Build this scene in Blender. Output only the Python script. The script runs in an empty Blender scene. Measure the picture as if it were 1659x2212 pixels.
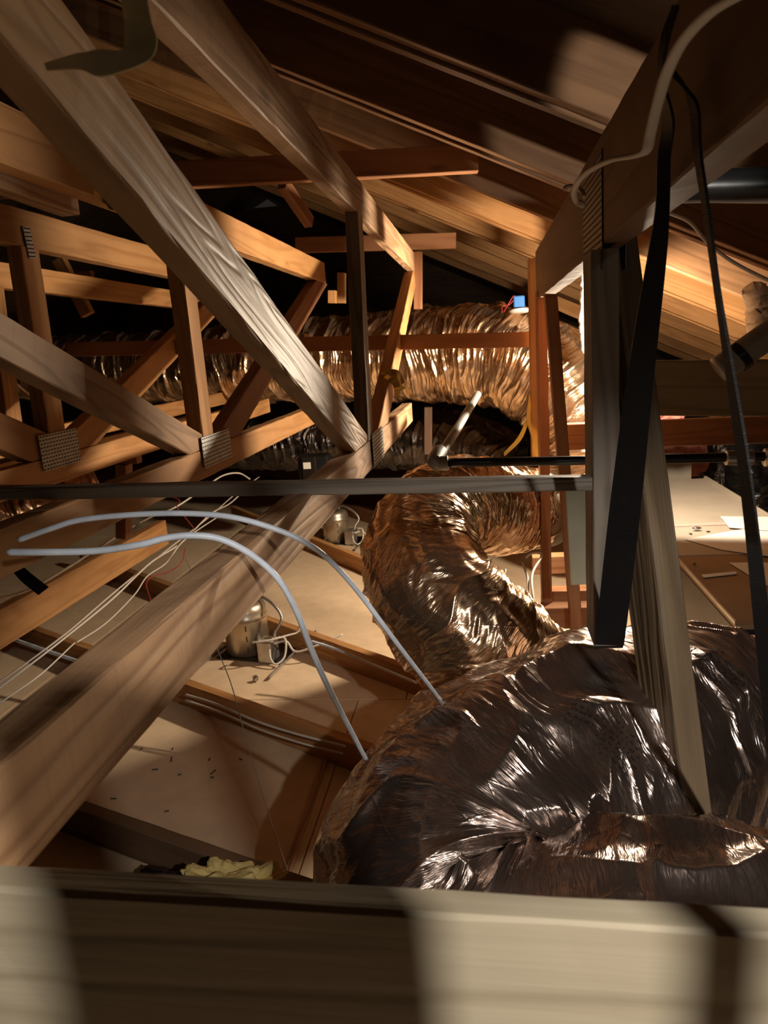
import bpy, bmesh, math, random
import numpy as np
from mathutils import Vector, Matrix
random.seed(7)
C = bpy.context.scene.collection
SC = bpy.context.scene

# ------------------------------------------------------------------ camera
F, CX, CY = 1560.0, 829.5, 1106.0
VP, ROLL = (1040.0, 737.0), -0.04
dY = Vector((VP[0]-CX, CY-VP[1], -F)).normalized()
up_ = Vector((ROLL, 1, 0)); up_ -= up_.dot(dY)*dY; up_.normalize()
dX = dY.cross(up_)
M3 = Matrix((dX, dY, up_))                     # camera axes -> world axes
cam = bpy.data.cameras.new('camera'); camo = bpy.data.objects.new('camera', cam); C.objects.link(camo)
camo.matrix_world = M3.to_4x4()
cam.sensor_fit = 'VERTICAL'; cam.sensor_height = 36.0; cam.lens = F/2212*36.0
cam.clip_start = 0.02; cam.clip_end = 60
cam.dof.use_dof = True; cam.dof.focus_distance = 1.2; cam.dof.aperture_fstop = 13.0
SC.camera = camo

def ray(px, py): return M3 @ Vector((px-CX, CY-py, -F))
def PY(px, py, Y): r = ray(px, py); return r*(Y/r.y)
def PX(px, py, X): r = ray(px, py); return r*(X/r.x)
def PZ(px, py, Z): r = ray(px, py); return r*(Z/r.z)

# ------------------------------------------------------------------ light
w = bpy.data.worlds.new('world'); SC.world = w; w.use_nodes = True
w.node_tree.nodes['Background'].inputs[0].default_value = (0.05, 0.04, 0.035, 1)
w.node_tree.nodes['Background'].inputs[1].default_value = 0.3
def point(name, loc, power, color, radius):
    l = bpy.data.lights.new(name, 'POINT'); l.energy = power; l.color = color; l.shadow_soft_size = radius
    o = bpy.data.objects.new(name, l); o.location = loc; C.objects.link(o); return o
def spot(name, loc, target, power, color, radius, deg, blend=.3):
    l = bpy.data.lights.new(name, 'SPOT'); l.energy = power; l.color = color; l.shadow_soft_size = radius
    l.spot_size = math.radians(deg); l.spot_blend = blend
    o = bpy.data.objects.new(name, l); o.location = loc
    o.rotation_euler = (Vector(target)-Vector(loc)).to_track_quat('-Z', 'Y').to_euler(); C.objects.link(o); return o
LP = PY(1346, 735, 2.62)                       # twin-headed work light standing behind the posts
spot('work_lamp_left_head', LP, LP+Vector((-1, -.28, -.32)), 100, (1.0, 0.83, 0.62), 0.035, 142, .25)
spot('work_lamp_right_head', LP+Vector((.05, .03, .02)), LP+Vector((.33, .9, -.28)), 58, (1.0, 0.83, 0.62), 0.035, 160, .15)
HL = Vector((0.45, -0.35, 0.30))               # head lamp of whoever took the picture
spot('head_lamp', HL, HL+Vector((-.20, .47, -.85)), 46, (1.0, 0.94, 0.87), 0.012, 92, .35)
point('head_lamp_spill', HL, 1.3, (1.0, 0.94, 0.87), 0.012)
spot('added_deck_spot', (0.52, -0.15, 0.02), PY(1300, 240, 2.0), 105, (1.0, 0.92, 0.8), 0.02, 13, .35)  # added spot without a known lamp, makes the lit patches on the deck
SC.view_settings.view_transform = 'Standard'; SC.view_settings.look = 'None'
SC.view_settings.exposure = 0.12; SC.view_settings.gamma = 1.0
SC.view_settings.use_curve_mapping = False
SC.cycles.max_bounces = 8

# ------------------------------------------------------------------ materials
class NT:
    def __init__(s, name):
        s.m = bpy.data.materials.new(name); s.m.use_nodes = True; s.t = s.m.node_tree; s.n = s.t.nodes; s.l = s.t.links
        s.b = s.n['Principled BSDF']
    def add(s, typ, **kw):
        n = s.n.new(typ)
        for k, v in kw.items(): setattr(n, k, v)
        return n
    def set(s, sock, v):
        if isinstance(v, bpy.types.NodeSocket): s.l.new(v, sock)
        elif v is not None: sock.default_value = v
    def math(s, op, a, b=None, c=None, clamp=False):
        n = s.add('ShaderNodeMath', operation=op); n.use_clamp = clamp
        s.set(n.inputs[0], a)
        if b is not None: s.set(n.inputs[1], b)
        if c is not None: s.set(n.inputs[2], c)
        return n.outputs[0]
    def mapping(s, vec, scale, loc=None):
        n = s.add('ShaderNodeMapping'); s.set(n.inputs['Vector'], vec); n.inputs['Scale'].default_value = scale
        if loc is not None: s.set(n.inputs['Location'], loc)
        return n.outputs[0]
    def noise(s, vec, scale=1, detail=2, rough=.5, dist=0):
        n = s.add('ShaderNodeTexNoise'); s.set(n.inputs['Vector'], vec); n.inputs['Scale'].default_value = scale
        n.inputs['Detail'].default_value = detail; n.inputs['Roughness'].default_value = rough; n.inputs['Distortion'].default_value = dist
        return n.outputs['Fac']
    def voro(s, vec, scale=1, feature='F1', rand=1):
        n = s.add('ShaderNodeTexVoronoi', feature=feature); s.set(n.inputs['Vector'], vec); n.inputs['Scale'].default_value = scale
        n.inputs['Randomness'].default_value = rand
        return n.outputs['Distance']
    def ramp(s, fac, stops):
        n = s.add('ShaderNodeValToRGB'); s.set(n.inputs[0], fac); e = n.color_ramp.elements
        while len(e) < len(stops): e.new(.5)
        for i, (p, c) in enumerate(stops):
            e[i].position = p; e[i].color = (c, c, c, 1) if isinstance(c, (int, float)) else (*c, 1)
        return n.outputs[0]
    def mix(s, fac, a, b, mode='MIX'):
        n = s.add('ShaderNodeMix', data_type='RGBA', blend_type=mode); s.set(n.inputs[0], fac)
        s.set(n.inputs[6], a if isinstance(a, bpy.types.NodeSocket) else (*a, 1)); s.set(n.inputs[7], b if isinstance(b, bpy.types.NodeSocket) else (*b, 1))
        return n.outputs[2]
    def bump(s, h, strength, dist, prev=None):
        n = s.add('ShaderNodeBump'); s.set(n.inputs['Height'], h); n.inputs['Strength'].default_value = strength
        n.inputs['Distance'].default_value = dist
        if prev is not None: s.l.new(prev, n.inputs['Normal'])
        return n.outputs[0]
    def tex(s, out='Object'):
        return s.add('ShaderNodeTexCoord').outputs[out]

def wood(name, light, dark, ring=7.0, relief=.4, rough=.62, knots=True, saw=0.0, spec=.3):
    t = NT(name); oc = t.tex(); rnd = t.add('ShaderNodeObjectInfo').outputs['Random']
    off = t.add('ShaderNodeCombineXYZ')
    for i, k in enumerate((37.0, 13.0, 23.0)): t.set(off.inputs[i], t.math('MULTIPLY', rnd, k))
    v = t.mapping(oc, (1, 1, 1), off.outputs[0])
    stretched = t.mapping(v, (0.8, 11, 11))
    big = t.noise(stretched, 1.0, 2, .45, .3)
    rings = t.math('SINE', t.math('MULTIPLY', big, ring*10))
    rings = t.math('MULTIPLY_ADD', rings, .5, .5)
    rings = t.math('POWER', rings, 2.2)
    fib = t.noise(t.mapping(v, (4, 190, 190)), 1, 3, .6)
    blotch = t.noise(t.mapping(v, (2.2, 6, 6)), 1, 3, .6)
    f = t.math('ADD', t.math('MULTIPLY', rings, .6), t.math('MULTIPLY', fib, .4))
    col = t.mix(t.math('MULTIPLY_ADD', f, 1.0, -.12, True), light, dark)
    col = t.mix(t.ramp(blotch, [(.3, .0), (.72, .55)]), col, tuple(c*.62 for c in dark))
    h = t.math('ADD', t.math('MULTIPLY', rings, -1.0), t.math('MULTIPLY', fib, .7))
    if knots:
        k = t.voro(t.mapping(v, (2.6, 9, 9)), 1)
        kf = t.ramp(k, [(.035, 1.0), (.11, 0.0)])
        col = t.mix(t.math('MULTIPLY', kf, .8), col, tuple(c*.33 for c in dark))
    if saw:
        sw = t.noise(t.mapping(v, (150, 5.0, 5.0)), 1, 1, .4)
        h = t.math('ADD', h, t.math('MULTIPLY', sw, saw))
        col = t.mix(t.math('MULTIPLY', t.ramp(sw, [(.52, 0.0), (.64, 1.0)]), .10), col, tuple(c*.5 for c in dark))
    hs = t.add('ShaderNodeHueSaturation'); t.set(hs.inputs['Value'], t.math('MULTIPLY_ADD', rnd, .34, .83)); t.set(hs.inputs['Color'], col)
    t.set(t.b.inputs['Base Color'], hs.outputs[0])
    t.b.inputs['Roughness'].default_value = rough; t.b.inputs['Specular IOR Level'].default_value = spec
    t.set(t.b.inputs['Normal'], t.bump(h, relief, .0018))
    return t.m

def plain(name, col, rough=.5, metal=0.0, spot=0.0, bump=0.0, bscale=40, spec=.5, second=None):
    t = NT(name); oc = t.tex()
    n = t.noise(oc, bscale*.25, 4, .6)
    c2 = second or tuple(x*(1-spot) for x in col)
    t.set(t.b.inputs['Base Color'], t.mix(t.ramp(n, [(.35, 0.0), (.7, 1.0)]), col, c2))
    t.b.inputs['Roughness'].default_value = rough; t.b.inputs['Metallic'].default_value = metal
    t.b.inputs['Specular IOR Level'].default_value = spec
    if bump: t.set(t.b.inputs['Normal'], t.bump(t.noise(oc, bscale, 4, .6), bump, .003))
    return t.m

def foil(name, col, rough, crinkle, col2, cell=1.0):
    t = NT(name); uv = t.tex('UV')
    n0 = t.noise(uv, 9, 2)
    warp = t.add('ShaderNodeVectorMath', operation='ADD'); t.set(warp.inputs[0], uv)
    wv = t.add('ShaderNodeTexNoise'); t.set(wv.inputs['Vector'], uv); wv.inputs['Scale'].default_value = 14; wv.inputs['Detail'].default_value = 3
    sc = t.add('ShaderNodeVectorMath', operation='SCALE'); t.set(sc.inputs[0], wv.outputs['Color']); sc.inputs['Scale'].default_value = .014
    t.set(warp.inputs[1], sc.outputs[0])
    wvec = warp.outputs[0]
    e1 = t.ramp(t.voro(t.mapping(wvec, (38, 5, 1)), 1, 'DISTANCE_TO_EDGE'), [(0, 0.0), (.22, 1.0)])
    e2 = t.ramp(t.voro(t.mapping(wvec, (120, 16, 1)), 1, 'DISTANCE_TO_EDGE'), [(0, 0.0), (.3, 1.0)])
    ns = t.noise(t.mapping(wvec, (120, 5, 1)), 1, 4, .65)
    h = t.math('ADD', t.math('MULTIPLY', e1, .20*cell), t.math('ADD', t.math('MULTIPLY', e2, .22*cell), t.math('MULTIPLY', ns, 1.5)))
    # glass scrim threads laid as two slanting families
    for ang in (.62, -.5):
        sx = t.add('ShaderNodeSeparateXYZ'); t.set(sx.inputs[0], uv)
        lin = t.math('ADD', t.math('MULTIPLY', sx.outputs[0], 14.0), t.math('MULTIPLY', sx.outputs[1], 14.0*ang))
        fr = t.math('ABSOLUTE', t.math('SUBTRACT', t.math('FRACT', lin), .5))
        h = t.math('ADD', h, t.math('MULTIPLY', t.ramp(fr, [(.0, 1.0), (.03, 0.0)]), .10))
    t.set(t.b.inputs['Base Color'], t.mix(t.ramp(n0, [(.4, 0.0), (.62, 1.0)]), col, col2))
    t.b.inputs['Metallic'].default_value = .93
    t.set(t.b.inputs['Roughness'], t.math('MULTIPLY_ADD', ns, .14, rough))
    t.set(t.b.inputs['Normal'], t.bump(h, crinkle, .006))
    t.b.inputs['Coat Weight'].default_value = .5; t.b.inputs['Coat Roughness'].default_value = .08
    return t.m

def webbing(name):
    t = NT(name); uv = t.tex('UV')
    w1 = t.add('ShaderNodeTexWave', bands_direction='X'); t.set(w1.inputs['Vector'], uv); w1.inputs['Scale'].default_value = 170; w1.inputs['Distortion'].default_value = 2.5
    w2 = t.add('ShaderNodeTexWave', bands_direction='Y'); t.set(w2.inputs['Vector'], uv); w2.inputs['Scale'].default_value = 260
    h = t.math('MULTIPLY', w1.outputs['Fac'], w2.outputs['Fac'])
    t.set(t.b.inputs['Base Color'], t.mix(h, (.003, .0035, .005), (.012, .013, .016)))
    t.b.inputs['Roughness'].default_value = .4; t.b.inputs['Specular IOR Level'].default_value = .35
    t.set(t.b.inputs['Normal'], t.bump(h, .9, .002))
    return t.m

M = {}
M['fir'] = wood('orange_fir_lumber', (.60, .31, .12), (.40, .18, .058), 5, .25)
M['fir_saw'] = wood('sawn_tan_lumber', (.56, .335, .18), (.25, .13, .062), 7, .45, saw=.15)
M['fir_grain'] = wood('raised_grain_lumber', (.42, .245, .115), (.23, .125, .055), 15, .5, rough=.52, spec=.3, knots=False)
M['fir_red'] = wood('reddish_lumber', (.40, .185, .085), (.235, .092, .036), 4, .25)
M['red_dark'] = wood('dark_reddish_lumber', (.22, .10, .048), (.13, .055, .024), 4, .25)
M['weathered'] = wood('weathered_grey_lumber', (.30, .25, .20), (.17, .135, .10), 6, .5)
M['brown_beam'] = wood('brown_beam_lumber', (.25, .15, .085), (.16, .09, .048), 3, .3, knots=False)
M['coarse'] = wood('coarse_grain_lumber', (.31, .22, .13), (.14, .092, .05), 7, 1.0, rough=.5, knots=False)
M['plank'] = wood('olive_plank_lumber', (.26, .19, .105), (.17, .115, .06), 4, .3)
M['front'] = wood('front_board_lumber', (.66, .56, .39), (.46, .37, .24), 5, .3, knots=True)
M['rafter'] = wood('shaded_rafter_lumber', (.22, .112, .05), (.12, .057, .025), 4, .3)  # darker rafter copy, shade of the unlit bays put into the colour
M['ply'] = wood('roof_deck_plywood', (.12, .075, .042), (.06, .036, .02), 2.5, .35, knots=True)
M['dark_wood'] = wood('dark_old_lumber', (.12, .065, .035), (.06, .032, .018), 4, .3)
M['drywall'] = plain('kraft_backed_drywall', (.74, .55, .36), .85, spot=.12, bump=.12, bscale=60, spec=.15)
M['foil'] = foil('brown_tinted_foil_wrap', (.52, .41, .355), .15, .5, (.36, .27, .225))
M['foil_warm'] = foil('copper_tinted_foil_wrap', (.80, .58, .40), .15, .45, (.60, .39, .22), .3)
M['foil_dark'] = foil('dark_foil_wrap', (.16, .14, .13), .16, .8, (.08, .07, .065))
M['silver'] = foil('silver_foil_wrap', (.66, .68, .72), .10, .8, (.5, .52, .56))
M['strap'] = webbing('black_woven_webbing')
M['galv'] = plain('galvanised_steel', (.62, .60, .56), .34, .9, spot=.35, bump=.15, bscale=90)
M['can'] = plain('aged_can_steel', (.66, .56, .42), .33, .85, spot=.3, bump=.1, bscale=40)
M['plate'] = plain('gusset_plate_steel', (.56, .55, .52), .45, .45, spot=.25, bump=.2, bscale=120)
M['plate_dark'] = plain('dull_gusset_steel', (.16, .14, .12), .45, .7, spot=.3)
M['slot'] = plain('slot_black', (.03, .025, .02), .7, 0)
M['blackpipe'] = plain('black_painted_pipe', (.012, .012, .013), .32, .2, bump=.05)
M['greypipe'] = plain('dusty_grey_pipe', (.30, .28, .25), .55, .4, spot=.3, bump=.1)
M['cable_w'] = plain('white_cable_jacket', (.72, .66, .58), .5, spot=.15)
M['cable_b'] = plain('pale_grey_plastic', (.80, .87, .98), .38, spot=.2, bump=.1, bscale=150)
M['cable_r'] = plain('red_wire_jacket', (.35, .03, .03), .5)
M['cable_y'] = plain('yellow_tape', (.75, .55, .12), .45)
M['gold'] = plain('yellow_gold_strap', (.62, .47, .14), .36, .55, spot=.3, bump=.25, bscale=30)
M['brassy'] = plain('dull_brass_tape', (.72, .55, .25), .35, .05, spot=.3, bump=.2, bscale=25)
M['pink'] = plain('pink_fibreglass', (.80, .32, .26), .95, spot=.3, bump=.9, bscale=60, spec=.1)
M['yellow'] = plain('yellow_fibreglass', (.80, .62, .24), .95, spot=.2, bump=.9, bscale=80, spec=.1)
M['unit'] = plain('beige_unit_lid', (.44, .385, .31), .55, .1, spot=.14, bump=.1, bscale=22)
M['unit2'] = plain('mottled_brown_lid', (.34, .22, .12), .45, .2, spot=.5, bump=.15, bscale=12)  # brown base with darker mottling
M['sheet'] = plain('dark_sheet_steel', (.055, .048, .042), .38, .8, spot=.3)
M['paper'] = plain('white_paper', (.78, .74, .68), .8, spot=.06)
M['duct_tape'] = plain('pink_seam_tape', (.66, .40, .34), .7, spot=.2)
M['white'] = plain('white_plastic', (.80, .77, .72), .4, spot=.06)
M['blue'] = plain('blue_plastic_box', (.05, .22, .62), .45)
M['black_poly'] = plain('black_sheeting', (.008, .008, .009), .25, bump=.8, bscale=20)
M['insul_wrap'] = plain('grey_insulation_collar', (.34, .31, .26), .8, spot=.4, bump=.5, bscale=30)
M['greenish'] = plain('pale_green_panel', (.46, .47, .35), .55, spot=.2, bump=.1)
M['ink'] = plain('black_print', (.012, .010, .012), .5)
M['debris'] = plain('dark_wood_chip', (.10, .065, .04), .9)

# ------------------------------------------------------------------ object helpers
WM = {}
def obj(name, me, mat, parent=None, mw=None, smooth=False):
    if isinstance(me, bmesh.types.BMesh):
        bm = me; me = bpy.data.meshes.new(name); bm.to_mesh(me); bm.free()
    if mat is not None and not me.materials: me.materials.append(mat)
    if smooth:
        for p in me.polygons: p.use_smooth = True
    o = bpy.data.objects.new(name, me); C.objects.link(o)
    mw = mw or Matrix.Identity(4)
    if parent is not None:
        o.parent = parent; o.matrix_parent_inverse = WM[parent.name].inverted()
    o.matrix_basis = mw; WM[o.name] = mw.copy()
    return o
def thing(name, label, cat, loc=(0, 0, 0), group=None):
    o = bpy.data.objects.new(name, None); C.objects.link(o); o.location = loc; o.empty_display_size = .05
    WM[o.name] = Matrix.Translation(Vector(loc))
    return tag(o, label, cat, group)
def tag(o, label, cat, group=None):
    o['label'] = label; o['category'] = cat
    if group: o['group'] = group
    return o
def struct(name, label=None, loc=(0, 0, 0)):
    o = bpy.data.objects.new(name, None); C.objects.link(o); o.location = loc
    WM[o.name] = Matrix.Translation(Vector(loc)); o['kind'] = 'structure'
    return o
def box_bm(lx, ly, lz, bev=.0015, cuts=0):
    bm = bmesh.new(); bmesh.ops.create_cube(bm, size=1)
    bmesh.ops.scale(bm, vec=(lx, ly, lz), verts=bm.verts)
    if bev: bmesh.ops.bevel(bm, geom=list(bm.edges), offset=bev, segments=1, affect='EDGES', profile=.6)
    return bm
def frame(A, B, up, roll=0.0):
    x = (B-A).normalized(); u = Vector(up); z = (u-u.dot(x)*x).normalized(); y = z.cross(x)
    m = Matrix((x, y, z)).transposed().to_4x4()
    m = Matrix.Translation((A+B)/2) @ m @ Matrix.Rotation(roll, 4, 'X')
    return m
def beam(name, A, B, w_, h_, mat, parent=None, up=(0, 0, 1), roll=0.0, bev=.0022, wane=None):
    """a timber: w_ across, h_ along 'up'; slightly uneven arrises"""
    A = Vector(A); B = Vector(B); L = (B-A).length
    bm = bmesh.new(); n = max(2, int(L/.045)); b = bev
    prof = [(-w_/2+b, -h_/2), (w_/2-b, -h_/2), (w_/2, -h_/2+b), (w_/2, h_/2-b), (w_/2-b, h_/2), (-w_/2+b, h_/2), (-w_/2, h_/2-b), (-w_/2, -h_/2+b)]
    rnd = random.Random(hash((round(A.x, 3), round(B.z, 3), round(L, 3))) & 0xffff)
    rows = []
    for i in range(n+1):
        x = -L/2+L*i/n; row = []
        for (y, z) in prof:
            e = .0006 if 0 < i < n else 0
            row.append(bm.verts.new((x, y+rnd.uniform(-e, e), z+rnd.uniform(-e, e))))
        if wane is not None and 0 < i < n:
            k = wane[0]; d = rnd.uniform(.1, 1)*wane[1]
            for q in (k % 8, (k+1) % 8):
                v = row[q]; v.co.y -= math.copysign(d, v.co.y); v.co.z -= math.copysign(d*.7, v.co.z)
        rows.append(row)
    for i in range(n):
        for k in range(8):
            bm.faces.new((rows[i][k], rows[i][(k+1) % 8], rows[i+1][(k+1) % 8], rows[i+1][k]))
    bm.faces.new(rows[0]); bm.faces.new(rows[-1][::-1])
    bmesh.ops.recalc_face_normals(bm, faces=bm.faces)
    return obj(name, bm, mat, parent, frame(A, B, up, roll))
def zclip(o, zmin=None, zmax=None):
    """cut a timber off level, above zmin / below zmax"""
    bm = bmesh.new(); bm.from_mesh(o.data); mw = WM[o.name]; inv = mw.inverted()
    for z, s in ((zmin, -1), (zmax, 1)):
        if z is None: continue
        co = inv @ Vector((mw.translation.x, mw.translation.y, z)); no = (inv.to_3x3() @ Vector((0, 0, s))).normalized()
        r = bmesh.ops.bisect_plane(bm, geom=bm.verts[:]+bm.edges[:]+bm.faces[:], plane_co=co, plane_no=no, clear_outer=True)
        e = [g for g in r['geom_cut'] if isinstance(g, bmesh.types.BMEdge)]
        if e: bmesh.ops.contextual_create(bm, geom=e)
    bm.to_mesh(o.data); bm.free(); return o
def box(name, c, size, mat, parent=None, rot=None, bev=.0015):
    mw = Matrix.Translation(Vector(c)) @ (rot.to_4x4() if rot is not None else Matrix.Identity(4))
    return obj(name, box_bm(*size, bev=bev), mat, parent, mw)
def cr(pts, n):
    """Catmull-Rom through pts (tuples of floats)"""
    P = np.array(pts, float); P = np.vstack([2*P[0]-P[1], P, 2*P[-1]-P[-2]]); out = []
    m = len(P)-3
    for i in range(m):
        for t in np.linspace(0, 1, n, endpoint=False):
            a, b, c, d = P[i:i+4]
            out.append(.5*((2*b)+(-a+c)*t+(2*a-5*b+4*c-d)*t*t+(-a+3*b-3*c+d)*t**3))
    out.append(P[-2]); return np.array(out)
def frames(path):
    T = np.gradient(path, axis=0); T /= np.linalg.norm(T, axis=1)[:, None]
    n = np.cross(T[0], (0, 0, 1.0)); n = n if np.linalg.norm(n) > .1 else np.cross(T[0], (1.0, 0, 0)); n /= np.linalg.norm(n)
    N = []
    for t in T:
        n = n-n.dot(t)*t; n /= np.linalg.norm(n); N.append(n.copy())
    N = np.array(N); return T, N, np.cross(T, N)
def tube(name, pts, r, mat, parent=None, nt=8, n=10, flat=1.0, jitter=0, seed=0):
    path = cr(pts, n); rad = np.full(len(path), r)
    if jitter:
        rg = np.random.RandomState(seed); path = path+rg.normal(0, jitter, path.shape)
    T, N, B = frames(path); th = np.linspace(0, 2*np.pi, nt, endpoint=False)
    V = path[:, None]+rad[:, None, None]*(np.cos(th)[None, :, None]*N[:, None]+flat*np.sin(th)[None, :, None]*B[:, None])
    return grid(name, V, mat, parent, closed=True, caps=True)
def grid(name, V, mat, parent=None, closed=False, caps=False, uv=None, smooth=True):
    ns, nt = V.shape[:2]; idx = np.arange(ns*nt).reshape(ns, nt)
    if closed: a = idx[:-1]; b = idx[1:]; q = np.stack([a, np.roll(a, -1, 1), np.roll(b, -1, 1), b], -1).reshape(-1, 4)
    else: q = np.stack([idx[:-1, :-1], idx[:-1, 1:], idx[1:, 1:], idx[1:, :-1]], -1).reshape(-1, 4)
    faces = q.tolist()
    if caps: faces += [idx[0][::-1].tolist(), idx[-1].tolist()]
    me = bpy.data.meshes.new(name); me.from_pydata(V.reshape(-1, 3).tolist(), [], faces)
    if uv is not None:
        ul = me.uv_layers.new(name='UVMap'); li = np.empty(len(me.loops), int); me.loops.foreach_get('vertex_index', li)
        U = uv.reshape(-1, 2)[li].copy()
        if closed:
            qn = len(q)*4; L4 = U[:qn].reshape(-1, 4, 2); per = uv[0, -1, 1]*nt/(nt-1)
            m = (L4[:, :, 1].max(1)-L4[:, :, 1].min(1)) > per*.5
            fix = L4[m]; fix[..., 1] = np.where(fix[..., 1] < per*.5, fix[..., 1]+per, fix[..., 1]); L4[m] = fix
            U[:qn] = L4.reshape(-1, 2)
        ul.data.foreach_set('uv', U.astype('f').ravel())
    return obj(name, me, mat, parent, smooth=smooth)
def ribbon(name, rails, mat, parent=None, n=10, thick=.0022):
    """rails: [(left point, right point)...]"""
    L = cr([tuple(a) for a, b in rails], n); R = cr([tuple(b) for a, b in rails], n); m = 7
    t = np.linspace(0, 1, m)[None, :, None]; top = L[:, None]*(1-t)+R[:, None]*t
    T = np.gradient(top, axis=0); W = (R-L)[:, None]; nor = np.cross(T, np.broadcast_to(W, T.shape)); nor /= np.linalg.norm(nor, axis=2)[..., None]+1e-9
    V = np.concatenate([top, (top-nor*thick)[:, ::-1]], 1)
    s = np.concatenate([[0], np.cumsum(np.linalg.norm(np.diff((L+R)/2, axis=0), axis=1))])
    wd = np.concatenate([t[0, :, 0], t[0, ::-1, 0]])*.045
    uv = np.stack(np.broadcast_arrays(s[:, None], wd[None, :]), -1)
    return grid(name, V, mat, parent, closed=True, caps=True, uv=uv, smooth=False)

# vectorised lattice noise for folds
_rg = np.random.RandomState(3); _perm = _rg.permutation(512); _g = _rg.normal(size=(512, 3)); _g /= np.linalg.norm(_g, axis=1)[:, None]
def pn(x, y, z):
    x, y, z = np.broadcast_arrays(x, y, z); x0 = np.floor(x).astype(int); y0 = np.floor(y).astype(int); z0 = np.floor(z).astype(int)
    fx, fy, fz = x-x0, y-y0, z-z0; s = lambda t: t*t*t*(t*(t*6-15)+10); u, v, w_ = s(fx), s(fy), s(fz); r = 0
    for dx in (0, 1):
        for dy in (0, 1):
            for dz in (0, 1):
                h = _perm[(_perm[(_perm[(x0+dx) % 512]+y0+dy) % 512]+z0+dz) % 512]; g = _g[h]
                d = g[..., 0]*(fx-dx)+g[..., 1]*(fy-dy)+g[..., 2]*(fz-dz)
                r = r+d*(u if dx else 1-u)*(v if dy else 1-v)*(w_ if dz else 1-w_)
    return r*1.5
def ridge(n): return 1-2*np.abs(n)

DUCT = {}
def duct(name, ctrl, mat, parent, ns, nt, pleat=.006, f1=34, fold=.010, fine=.002, sag=.003, seed=0., hang=0.0, skew=.35):
    """foil sleeve swept along ctrl (x,y,z,r) with gathered pleats around it"""
    P = cr(ctrl, 60); s = np.concatenate([[0], np.cumsum(np.linalg.norm(np.diff(P[:, :3], axis=0), axis=1))])
    S = np.linspace(0, s[-1], ns); P = np.stack([np.interp(S, s, P[:, i]) for i in range(4)], 1)
    T, N, B = frames(P[:, :3]); th = np.linspace(0, 2*np.pi, nt, endpoint=False)
    c, d = np.cos(th)[None], np.sin(th)[None]; s2 = S[:, None]; R = P[:, 3][:, None]
    wp = pn(s2*5+seed, c*1.5+7, d*1.5)
    s3 = s2+.035*wp+skew*R*.12*pn(s2*2+seed, c+3, d+9)
    pl = ridge(pn(s3*f1+seed, c*.75, d*.75))*.6+ridge(pn(s3*f1*2.3+seed, c*1.3+5, d*1.3))*.4
    amp = np.clip(.55+.9*pn(s2*6+seed+20, c*2, d*2), .15, 1.4)
    fo = ridge(pn(s3*9+seed, c*1.6+11, d*1.6))
    fi = pn(s3*110+seed, c*3.2, d*3.2+4)
    cl = pn(s2*22+seed, c*6, d*6)
    cre = np.clip(ridge(pn(s3*12+seed+40, c*.6, d*.6)), 0, 1)**5
    disp = pleat*pl*amp+pleat*1.1*cre+fold*(fo-.4)+fine*fi+fine*1.3*cl-sag*np.abs(np.sin(np.pi*S/.075))[:, None]
    dirv = c[..., None]*N[:, None]+d[..., None]*B[:, None]
    V = P[:, None, :3]+(R+disp)[..., None]*dirv
    if hang: V[..., 2] -= hang*np.maximum(0, -dirv[..., 2])**2
    uv = np.stack(np.broadcast_arrays(s2, th[None]*P[:, 3].mean()), -1)
    DUCT[name] = (S, th, V)
    return grid(name, V, mat, parent, closed=True, caps=True, uv=uv)

def c4(px, py, Y, r): p = PY(px, py, Y); return (p.x, p.y, p.z, r)
def c3(px, py, Y): return tuple(PY(px, py, Y))

# ================================================================== SETTING
RS = -.48                                            # roof slope along X (falls to +X)
def roofz(x): return .53+RS*x if x > -2.6 else .53+RS*-2.6+(-RS)*(x+2.6)
deck = struct('ceiling')
def slab(name, x0, x1, y0, y1, t, mat, parent):
    a = Vector((x0, (y0+y1)/2, roofz(x0)+.155+t/2)); b = Vector((x1, (y0+y1)/2, roofz(x1)+.155+t/2))
    return beam(name, a, b, (y1-y0)-.004, t, mat, parent, bev=.001)
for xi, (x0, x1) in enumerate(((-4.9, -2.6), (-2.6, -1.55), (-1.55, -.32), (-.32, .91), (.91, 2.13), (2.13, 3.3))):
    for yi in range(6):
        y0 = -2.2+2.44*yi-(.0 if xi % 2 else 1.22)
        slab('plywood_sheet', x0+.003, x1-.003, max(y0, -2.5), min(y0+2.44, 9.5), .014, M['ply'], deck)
fl = struct('floor')
ZD, ZJ = -1.15, -1.065
for (x0, x1, y0, y1) in ((-1.70, -.462, -.6, 2.2), (-.458, .80, -.6, 2.2), (-1.70, -.30, 2.204, 4.6), (-.296, .80, 2.204, 4.6), (-4.5, -1.704, -.6, 2.2), (-4.5, -1.704, 2.204, 4.6), (-4.5, -1.704, 4.604, 8.2), (-1.70, .8, 4.604, 8.2), (.804, 3.2, -.6, 4.6), (.804, 3.2, 4.604, 8.2)):
    box('drywall_panel', ((x0+x1)/2, (y0+y1)/2, ZD-.008), (x1-x0, y1-y0, .016), M['drywall'], fl, bev=.001)
for nm, c, s_ in (('wall_front', (-.6, 9.3, .2), (8.0, .05, 3.2)), ('wall_back', (-.6, -2.3, .2), (8.0, .05, 3.2)), ('wall_left', (-4.6, 3.5, .2), (.05, 11.6, 3.2)), ('wall_right', (3.25, 3.5, -.6), (.05, 11.6, 1.4))):
    o = box(nm, c, s_, M['dark_wood']); o['kind'] = 'structure'

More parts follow.
